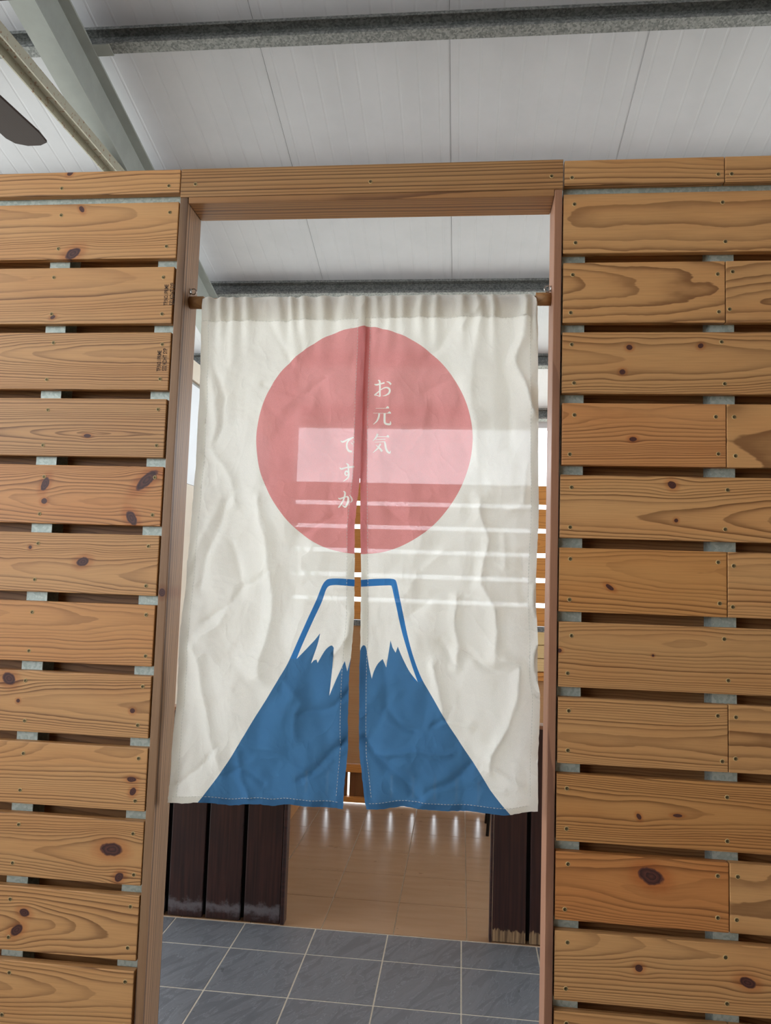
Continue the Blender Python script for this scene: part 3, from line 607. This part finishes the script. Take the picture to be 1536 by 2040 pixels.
def cloth_depth(px, py, X, Z, side):
    """y coordinate of the cloth; px, py = the same points in the flat pattern"""
    h = np.zeros_like(px)                                            # metres towards the viewer
    q = px + 18 * vnoise(px / 60, py / 60, 3) ; r = py + 18 * vnoise(px / 55, py / 55, 8)
    for poly, a, wd in CREASES:
        d = seg_dist(q - 9, r - 9, poly); k = np.clip(1 - d / wd, 0, 1)
        h += a * 0.001 * 1.8 * (0.35 * k + 0.65 * k ** 2.2)
    h += 0.013 * (0.5 - worley(q / 95, r / 150, 1.0)) + 0.0065 * (0.5 - worley(q / 48 + 7, r / 70, 4.0)) + 0.006 * (vnoise(px / 110, py / 300, 6.0) - 0.5)
    for sc_, am, sd_ in ((85, 5.0, 11.0), (45, 2.6, 12.0), (24, 1.1, 13.0)):        # sharp crumples
        nn = vnoise(q / sc_ + 0.35 * r / sc_, r / (sc_ * 1.5), sd_); msk = np.clip(vnoise(px / 120, py / 140, sd_ + 3) * 1.8 - 0.45, 0, 1)
        h += am * 0.001 * msk * (1 - np.abs(2 * nn - 1)) ** 2
    fade = np.clip((py - 640) / 160, 0, 1); h *= 0.45 + 0.55 * fade
    gather = np.clip(1 - (py - 590) / 150, 0, 1) ** 1.5               # ruffles hanging from the rod
    ph = px / 21 + 2.6 * vnoise(px / 70, py * 0 + .5, 2.0) + 1.2 * vnoise(px / 40, py / 90, 5.0)
    h += 0.0075 * gather * np.sin(ph * 2 * math.pi * 0.62) * (0.35 + 0.9 * vnoise(px / 55, py / 200, 9.0))
    y = YC - h
    # over the rod
    u = np.clip((Z - RZ) / 0.0142, -1, 1)
    yrod = RY - 0.0155 * np.sqrt(np.clip(1 - np.clip(u, 0, 1) ** 2, 0, 1))
    b = np.clip((Z - (RZ - 0.045)) / 0.045, 0, 1); b = b * b * (3 - 2 * b)
    h = np.maximum(h, -0.0015)
    y = y * (1 - b) + (yrod - h * 0.75 * np.sqrt(np.clip(1 - np.clip(u, 0, 1) ** 2, 0.02, 1))) * b
    if side == 'R': y = y + 0.0035 * np.clip(1 - (px - 718) / 40, 0, 1)
    else: y = y - 0.003 * np.clip(1 - (722 - px) / 40, 0, 1)
    return np.minimum(y, 0.068)

def cloth_mat(name, col, trans=0.42, hole=0.05, sheen=0.0):
    m = bpy.data.materials.new(name); m.use_nodes = True; n = N(m.node_tree)
    m.node_tree.nodes.remove(m.node_tree.nodes['Principled BSDF']); out = m.node_tree.nodes['Material Output']
    p = n.obj(); x, y, z = n.sep(p)
    wv = n.m('ADD', n.m('SINE', n.m('MULTIPLY', x, 5200.0)), n.m('SINE', n.m('MULTIPLY', z, 5200.0)))
    fz = n.noise(n.comb(n.m('MULTIPLY', x, 1.0), 0.0, n.m('MULTIPLY', z, 1.0)), 700.0, 2.0)
    dirt = n.noise(p, 7.0, 3.0)
    c = n.mix(n.ramp(fz, 0.3, 0.7, 0.0, 0.10), col, tuple(v * 0.8 for v in col[:3]) + (1,))
    c = n.mix(n.ramp(dirt, 0.45, 0.8, 0.0, 0.10), c, n.mix(1.0, c, (0.86, 0.80, 0.68, 1), 'MULTIPLY'))
    nb = n.bump(n.m('ADD', n.m('MULTIPLY', n.noise(n.comb(x, 0.0, z), 90.0, 4.0, 0.6), 1.0), n.m('MULTIPLY', wv, 0.06)), 0.35, 0.0012)
    cr = n.noise(n.comb(n.m('MULTIPLY', x, 1.25), 0.0, n.m('MULTIPLY', z, 0.9)), 8.0, 3.0, 0.5, 0.5)
    cr = n.m('POWER', n.m('SUBTRACT', 1.0, n.m('ABSOLUTE', n.m('MULTIPLY', n.m('SUBTRACT', cr, 0.5), 5.0)), clamp=True), 2.0)
    cn = n.new('ShaderNodeBump'); cn.inputs['Strength'].default_value = 0.36; cn.inputs['Distance'].default_value = 0.004
    n.put(cn.inputs['Height'], cr); n.put(cn.inputs['Normal'], nb); nb = cn.outputs[0]
    d = n.new('ShaderNodeBsdfDiffuse'); n.put(d.inputs[0], c); n.put(d.inputs['Normal'], nb)
    t = n.new('ShaderNodeBsdfTranslucent'); n.put(t.inputs[0], n.mix(1.0, c, (1.0, 0.97, 0.90, 1), 'MULTIPLY')); n.put(t.inputs['Normal'], nb)
    mx = n.new('ShaderNodeMixShader'); mx.inputs[0].default_value = trans
    n.t.links.new(d.outputs[0], mx.inputs[1]); n.t.links.new(t.outputs[0], mx.inputs[2])
    tr = n.new('ShaderNodeBsdfTransparent'); m2 = n.new('ShaderNodeMixShader')
    n.put(m2.inputs[0], n.ramp(n.noise(n.comb(x, 0.0, z), 900.0, 1.0), 0.46, 0.70, 0.0, hole * 2.8))
    n.t.links.new(mx.outputs[0], m2.inputs[1]); n.t.links.new(tr.outputs[0], m2.inputs[2]); n.t.links.new(m2.outputs[0], out.inputs[0])
    return m
C_WHITE = cloth_mat('curtain_white_canvas', s2l((240, 238, 232)))
C_PINK = cloth_mat('curtain_pink_print', s2l((226, 152, 152)), 0.38, 0.075)
C_BLUE = cloth_mat('curtain_blue_print', s2l((74, 120, 162)), 0.22, 0.012)
C_LINE = cloth_mat('curtain_bright_blue_print', s2l((62, 124, 186)), 0.25, 0.012)
C_THREAD = plain('cream_thread', s2l((206, 206, 198)), 0.8)

def inside(pts, poly):
    x, y = pts[:, 0], pts[:, 1]; c = np.zeros(len(pts), bool); P = np.array(poly); j = len(P) - 1
    for i in range(len(P)):
        xi, yi = P[i]; xj, yj = P[j]
        if yi != yj:
            m = ((yi > y) != (yj > y)) & (x < (xj - xi) * (y - yi) / (yj - yi) + xi); c ^= m
        j = i
    return c
def edge_x(edge, y):
    e = np.array(sorted(edge, key=lambda p: p[1])); return np.interp(y, e[:, 1], e[:, 0])
def edge_y(edge, x):
    e = np.array(sorted(edge, key=lambda p: p[0])); return np.interp(x, e[:, 0], e[:, 1])

noren = tag(empty('noren_curtain', (0.45, YC, 0.95)), 'white split doorway curtain printed with a pink sun and a blue snow-capped mountain', 'curtain')

def build_panel(side, left, right, bottom, topo, pink, mtn, snow, strokes, name, label):
    rough = lambda pts, a: [(x + jit(a), y + jit(a)) for x, y in pts]
    outline = topo[:-1] + rough(right[:-1], .5) + rough(bottom[::-1][:-1], .6) + rough(left[::-1][:-1], .5)
    hl, hr = (16, 15) if side == 'L' else (14, 15)
    ys = np.arange(640, 1590, 12.0)
    lines = [[(float(edge_x(left, y)) + hl, y) for y in ys], [(float(edge_x(right, y)) - hr, y) for y in ys]]
    slv = 637 if side == 'L' else 634
    xs0 = np.arange(edge_x(left, 640) + 3, edge_x(right, 640) - 2, 12.0); lines.append([(x, slv - (x - 727) * 0.012 + 1.2 * math.sin(x / 17)) for x in xs0])
    xb0, xb1 = (345, 680) if side == 'L' else (736, 1066)
    lines.append([(x, float(edge_y(bottom, x)) - 13) for x in np.arange(xb0, xb1, 10.0)])
    contours = [pink, mtn, snow] + strokes
    pts = []; edges = []
    def addline(P, closed):
        s = len(pts); pts.extend(P); k = len(P)
        for i in range(k - 1): edges.append((s + i, s + i + 1))
        if closed: edges.append((s + k - 1, s))
    addline(outline, True)
    for c in contours:
        addline(c, True)
    for l in lines: addline(l, False)
    x0 = min(p[0] for p in outline); x1 = max(p[0] for p in outline)
    stp = 4.0
    gx, gy = np.meshgrid(np.arange(x0, x1, stp), np.arange(584, 1626, stp)); G = np.stack([gx.ravel(), gy.ravel()], 1) + rng.uniform(-1.1, 1.1, (gx.size, 2))
    ok = inside(G, outline); G = G[ok]
    pts.extend([tuple(p) for p in G])
    vs, es, fs, *_ = geometry.delaunay_2d_cdt([Vector(p) for p in pts], edges, [], 0, 1e-3)
    V = np.array([(v[0], v[1]) for v in vs]); Fc = np.array(fs)
    cen = V[Fc].mean(1); keep = inside(cen, outline); Fc, cen = Fc[keep], cen[keep]
    mat = np.zeros(len(Fc), int)
    mat[inside(cen, pink)] = 1
    im = inside(cen, mtn)
    isn = inside(cen, snow)
    mat[im & ~isn] = 2
    bx = edge_x(MT_L[:60], cen[:, 1]) if side == 'L' else edge_x(MT_R[:70], cen[:, 1])
    # the outline of the peak is printed in a brighter blue than the flank
    lim = 1312 if side == 'L' else 1357
    mat[im & ~isn & (((cen[:, 1] < lim) & (np.abs(cen[:, 0] - bx) < 17)) | (cen[:, 1] < 1175))] = 3
    for s in strokes: mat[inside(cen, s) & (mat == 1)] = 0
    W = np.array([tuple(at(x, y, YC)) for x, y in V]); 
    Yv = cloth_depth(V[:, 0], V[:, 1], W[:, 0], W[:, 2], side)
    org = np.array(noren.location)
    co = np.stack([W[:, 0], Yv, W[:, 2]], 1) - org
    def mesh(nm, F, off, mt):
        used = np.unique(F); rm = -np.ones(len(co), int); rm[used] = np.arange(len(used))
        c2 = co[used] + np.array([0, off, 0]); me = bpy.data.meshes.new(nm)
        me.from_pydata(c2.tolist(), [], rm[F].tolist())
        for m in (C_WHITE, C_PINK, C_BLUE, C_LINE): me.materials.append(m)
        me.polygons.foreach_set('material_index', mt.astype(np.int32)); me.polygons.foreach_set('use_smooth', np.ones(len(F), bool)); me.update()
        return me
    # wind the triangles so that they face the viewer
    a, b, c = co[Fc[:, 0]], co[Fc[:, 1]], co[Fc[:, 2]]
    flip = np.cross(b - a, c - a)[:, 1] > 0; Fc[flip] = Fc[flip][:, ::-1]
    pn = link(name, mesh(name, Fc, 0, mat), None, noren); pn['label'] = label
    # hems are a second layer of cloth behind the first
    py, px = cen[:, 1], cen[:, 0]
    hem = (px - edge_x(left, py) < hl) | (edge_x(right, py) - px < hr) | (edge_y(bottom, px) - py < 13)
    slm = py < (slv - (px - 727) * 0.012)
    hm = link('hem', mesh('hem', Fc[hem & ~slm], 0.0016, mat[hem & ~slm]), None, pn)
    # back half of the rod sleeve
    F2 = Fc[slm]; me = mesh('rod_sleeve', F2, 0, mat[slm])
    Z = np.array([v.co.z for v in me.vertices]) + org[2]
    zmax = RZ + 0.0142
    for v, z in zip(me.vertices, Z):
        u = min(max((z - RZ) / 0.0142, -1), 1); back_y = RY + 0.0145 * math.sqrt(max(0, 1 - max(u, 0) ** 2))
        t = min(max((z - (RZ - 0.05)) / 0.04, 0), 1); t = t * t * (3 - 2 * t)
        v.co.y = (v.co.y + 0.0016) * (1 - t) + (back_y - org[1]) * t
    link('rod_sleeve', me, None, pn)
    # stitching
    bm = bmesh.new()
    for l in lines:
        L = np.array(l); seg = np.hypot(*np.diff(L, axis=0).T); s = np.concatenate([[0], np.cumsum(seg)])
        for t0 in np.arange(0, s[-1] - 5, 6.5):
            q = [(np.interp(t, s, L[:, 0]), np.interp(t, s, L[:, 1])) for t in (t0, t0 + 4.0)]
            A = [at(x, y, YC) for x, y in q]; yv = cloth_depth(np.array([p[0] for p in q]), np.array([p[1] for p in q]), np.array([p.x for p in A]), np.array([p.z for p in A]), side)
            P = [Vector((A[i].x, yv[i] - 0.0009, A[i].z)) - Vector(org) for i in (0, 1)]
            d = (P[1] - P[0]).normalized(); nn = Vector((-d.z, 0, d.x)) * 0.00045
            bm.faces.new([bm.verts.new(v) for v in (P[0] - nn, P[1] - nn, P[1] + nn, P[0] + nn)])
    me = bpy.data.meshes.new('stitching'); bm.to_mesh(me); bm.free(); so = link('stitching', me, C_THREAD, pn); so['kind'] = 'stuff'
    return pn
cl_ = cm(CIRC_L, 5) + [(716, 1103.5), (745, 1103), (745, 650.5)]
cr_ = cm(CIRC_R, 5) + [(700, 1103.5), (700, 650)]
build_panel('L', LE, LR, LB, LT, cl_, MT_L, SN_L, STR_L, 'left_panel', 'curtain half with the left side of the sun and the mountain')
build_panel('R', RL, RE, RB, RTP, cr_, MT_R, SN_R, STR_R, 'right_panel', 'curtain half with the right side of the sun and the mountain')

# ------------------------------------------------------------------ low dark partitions inside
def partition(name, edges, x_end, label, mats, worn):
    root = tag(empty(name, (min(e[0] for e in edges), 1.508, 0)), label, 'partition', 'dark low partitions inside the doorway')
    for x0, x1 in edges:
        hx = (x1 - x0) / 2
        link('plank', box_me('plank', 0.006, 0.852, 0.0, 0.02, -hx, hx, 0.003, 2), mats, root, ((x0 + x1) / 2 - root.location.x, 0, 0), (0, math.radians(-90), 0))
    xa, xb = min(e[0] for e in edges), max(e[1] for e in edges)
    link('core', box_me('core', 0.01, xb - xa - 0.01, 0.035, 0.05, 0.004, 0.85), M_GAPSHADE, root)  # black sheet behind the planks, puts the shade of the gaps into colour
    link('top_cap', box_me('top_cap', 0, xb - xa, -0.006, 0.062, 0.853, 0.868, 0.002), wood('cap', s2l((150, 110, 84)), s2l((110, 76, 56)), rough=.3), root)
    return root
partition('low_partition', [(-0.183, -0.030), (-0.348, -0.200), (-0.512, -0.364), (-0.676, -0.528)], 0, 'dark stained plank partition with scuffed foot, left of the inner opening', M_DARK, 1)
partition('low_partition', [(0.845, 0.977), (0.993, 1.140), (1.156, 1.30)], 0, 'dark stained plank partition with pale worn foot, right of the inner opening', M_DARK2, 1)
link('trim_2', box_me('trim_2', -0.028, -0.012, 0, 0.05, 0.002, 0.868, 0.002), M_DARK, None, (0, 1.506, 0)); tag(bpy.data.objects['trim_2'], 'dark end strip of the left low partition', 'trim', kind='structure')
link('trim_3', box_me('trim_3', 0.832, 0.843, 0, 0.05, 0.002, 0.868, 0.002), M_DARK2, None, (0, 1.506, 0)); tag(bpy.data.objects['trim_3'], 'dark end strip of the right low partition', 'trim', kind='structure')

# ------------------------------------------------------------------ white side wall and far wall
M_WALLW = plain('white_wall_panel', s2l((226, 230, 234)), 0.55, 0, 0.02, 4)
M_WALLB = plain('beige_wall_panel', s2l((214, 202, 184)), 0.6, 0, 0.03, 6)
WS = tag(empty('wall_side', (-0.6, 1.6, 0)), 'white panelled side wall behind the left edge of the curtain', 'wall', kind='structure')
link('panel', box_me('panel', -0.05, 0, 0, 1.56, 1.86, 2.335), M_WALLW, WS)
link('panel', box_me('panel', -0.05, 0.001, 0, 1.56, 0.003, 1.858), M_WALLB, WS)
link('top_board', box_me('top_board', -0.06, 0.01, 0, 1.56, 2.35, 2.445, 0.002), M_WALLB, WS)
link('joint', box_me('joint', -0.05, -0.006, 0, 1.56, 2.335, 2.35), M_JOINT, WS)

YF = 3.185
WB = tag(empty('wall_back', (0, YF, 0)), 'far wall of orange pine planks with bright gaps', 'wall', kind='structure')
X0, X1 = -0.55, 2.6
OR_L, OR_D = s2l((206, 142, 74)), s2l((146, 86, 36))
for i, zb in enumerate((1.9405, 1.785, 1.628, 1.469, 1.310, 1.165)):
    zt = (2.062, 1.911, 1.757, 1.600, 1.440, 1.281)[i]
    plank(WB, X0, X1, zb, zt, YF, wood('pine_far%d' % i, OR_L, OR_D, freq=150, h0=.04, contrast=.7))
link('sill', box_me('sill', X0, X1, -0.012, 0.05, 1.126, 1.162), M_PURLIN, WB)
M_BROWN = wood('brown_board', s2l((176, 134, 94)), s2l((150, 110, 74)), freq=60, contrast=.3)
for x in np.arange(X0, X1 - 0.1, 0.788): link('board', box_me('board', 0.001, 0.786, 0, 0.015, 0.25, 1.125), M_BROWN, WB, (x, 0, 0))
link('rail', box_me('rail', X0, X1, -0.02, 0.03, 0.198, 0.248, 0.002), wood('rail', OR_L, OR_D, freq=200), WB)
M_LOWPL = wood('low_plank', s2l((120, 78, 44)), s2l((70, 42, 24)), freq=220)
x = X0
while x < X1 - 0.12:
    link('plank', box_me('plank', 0.04, 0.202, 0.0, 0.018, -0.062, 0.062, 0.002), M_LOWPL, WB, (x + 0.066, 0.004, 0), (0, math.radians(-90), 0)); x += 0.138
link('rail', box_me('rail', X0, X1, -0.02, 0.03, 0.012, 0.045, 0.002), wood('rail2', OR_L, OR_D, freq=200), WB)
for xp in (-0.51, 2.35):
    link('post', box_me('post', -0.11, 0.06, 0.03, 0.14, -0.12, roof_z(YF) - 0.14, 0.003), M_RAFTER, WB, (xp, 0, 0))
# pale boards on the far wall at the right
PB = tag(empty('bench_back', (1.08, YF - 0.03, 0.83)), 'pale plank bench back against the far wall at the right', 'bench back')
for i in range(3):
    link('slat', box_me('slat', 0, 0.9, 0, 0.02, 0.055 + i * 0.083, 0.134 + i * 0.083, 0.002), wood('pale%d' % i, s2l((216, 186, 134)), s2l((180, 146, 96)), freq=110, contrast=.5), PB)
link('rail', box_me('rail', 0, 0.9, -0.02, 0.025, 0, 0.05, 0.003), wood('palerail', OR_L, OR_D), PB)
link('leg', box_me('leg', 0.0, 0.04, 0, 0.022, -0.826, 0), wood('paleleg', OR_L, OR_D), PB)
link('leg', box_me('leg', 0.86, 0.9, 0, 0.022, -0.826, 0), wood('paleleg2', OR_L, OR_D), PB)

# wooden bench along the side wall
BN = tag(empty('wooden_bench', (-0.44, 2.7, 0)), 'brown wooden bench beside the white side wall', 'bench')
MB = wood('bench_wood', s2l((150, 104, 60)), s2l((104, 66, 36)), freq=130)
link('seat', box_me('seat', -0.145, 0.155, -0.42, 0.44, 0.40, 0.44, 0.004), MB, BN)
for s in (-0.40, 0.37): link('side_panel', box_me('side_panel', -0.14, 0.14, s, s + 0.03, 0.002, 0.40, 0.003), MB, BN)
link('front_panel', box_me('front_panel', 0.14, 0.158, -0.40, 0.40, 0.002, 0.39, 0.003), MB, BN)
# black stool
SB = tag(empty('black_stool', (0.985, 2.86, 0)), 'black metal stool behind the right low partition', 'stool')
MBK = plain('black_metal', s2l((16, 16, 17)), 0.4)
link('seat', lathe_me('seat', [(0, 0.43), (0.15, 0.43), (0.158, 0.437), (0.158, 0.452), (0.15, 0.46), (0, 0.46)], 28), MBK, SB)
for dx, dy in ((-0.117, -0.111), (-0.117, 0.111), (0.117, -0.111), (0.117, 0.111)):
    link('leg', tube_me('leg', [(dx, dy, 0.002), (dx * 0.75, dy * 0.75, 0.43)], 0.0095, 10), MBK, SB)
link('foot_ring', tube_me('foot_ring', [(0.145 * math.cos(a), 0.145 * math.sin(a), 0.15) for a in np.linspace(0, 2 * math.pi, 25)], 0.006, 8), MBK, SB)

# ------------------------------------------------------------------ ceiling fan
FN = tag(empty('ceiling_fan', (-0.845, -0.02, 2.9)), 'dark brown ceiling fan with one blade showing at upper left', 'ceiling fan')
M_FAN = wood('fan_blade', s2l((44, 27, 21)), s2l((20, 12, 10)), freq=120, contrast=.8, rough=.75)
M_FANM = plain('fan_motor', s2l((60, 44, 36)), 0.35, 0.5)
link('motor', lathe_me('motor', [(0, -0.03), (0.07, -0.028), (0.09, 0.0), (0.09, 0.05), (0.05, 0.09), (0, 0.095)], 28), M_FANM, FN)
link('down_rod', lathe_me('down_rod', [(0, 0.09), (0.012, 0.09), (0.012, 1.18), (0, 1.18)], 14), M_FANM, FN)
bm = bmesh.new()
out = [(0.12, -0.045), (0.20, -0.060), (0.60, -0.072), (0.655, -0.064), (0.672, -0.03), (0.675, 0.02), (0.66, 0.058), (0.63, 0.072), (0.20, 0.060), (0.12, 0.045)]
A = [bm.verts.new((x, y, 0.004 + y * 0.06)) for x, y in out]; B = [bm.verts.new((x, y, -0.004 + y * 0.06)) for x, y in out]
bm.faces.new(A); bm.faces.new(B[::-1])
for i in range(len(out)): j = (i + 1) % len(out); bm.faces.new((A[i], B[i], B[j], A[j]))
bmesh.ops.recalc_face_normals(bm, faces=bm.faces[:]); me_bl = bpy.data.meshes.new('blade'); bm.to_mesh(me_bl); bm.free(); me_bl.materials.append(M_FAN)
me_br = box_me('bracket', 0.06, 0.17, -0.02, 0.02, 0.004, 0.010); me_br.materials.append(M_FANM)
for k in range(4):
    a = math.radians(87 + 90 * k); bl = link('blade', me_bl, None, FN, (0, 0, 0), (0, 0, a)); link('bracket', me_br, None, bl)

# ------------------------------------------------------------------ shrubs outside
def leaf_mat(nm, c):
    m, n, b = material(nm); r = n.rand()
    n.put(b.inputs['Base Color'], n.mix(n.noise(n.obj(), 30.0), c, tuple(v * 1.7 for v in c[:3]) + (1,))); b.inputs['Roughness'].default_value = 0.5
    return m
def shrub(x, y, hgt, rad, label, seed):
    r = random.Random(seed)
    e = tag(empty('garden_shrub', (x, y, -0.12)), label, 'shrub', 'shrubs beyond the far wall')
    bm = bmesh.new()
    for i in range(900):
        a = r.uniform(0, 2 * math.pi); u = r.uniform(-1, 1); q = r.uniform(0.55, 1.0) ** 0.5
        c = Vector((rad * q * math.cos(a) * math.sqrt(1 - u * u), rad * q * math.sin(a) * math.sqrt(1 - u * u), hgt * 0.55 + hgt * 0.45 * q * u))
        d = Vector((r.uniform(-1, 1), r.uniform(-1, 1), r.uniform(-.5, 1))).normalized(); s = d.orthogonal().normalized()
        L = r.uniform(.05, .09)
        bm.faces.new([bm.verts.new(c + v) for v in (-s * L * .35, d * L, s * L * .35, -d * L * .4)])
    me = bpy.data.meshes.new('foliage'); bm.to_mesh(me); bm.free(); link('foliage', me, leaf_mat('leaf%d' % seed, s2l((60, 100, 40))), e)
    link('stem', tube_me('stem', [(0, 0, 0), (0.02, 0, hgt * .35), (-0.02, 0.02, hgt * .7)], 0.025, 8), M_BACKWOOD, e)
shrub(-1.9, 6.9, 2.6, 0.95, 'tall leafy green shrub outside to the left beyond the far wall', 1)
shrub(0.35, 6.4, 0.9, 0.6, 'low leafy green shrub outside seen through the far wall gaps', 2)
shrub(2.6, 7.4, 1.1, 0.7, 'rounded green shrub outside to the right beyond the far wall', 3)
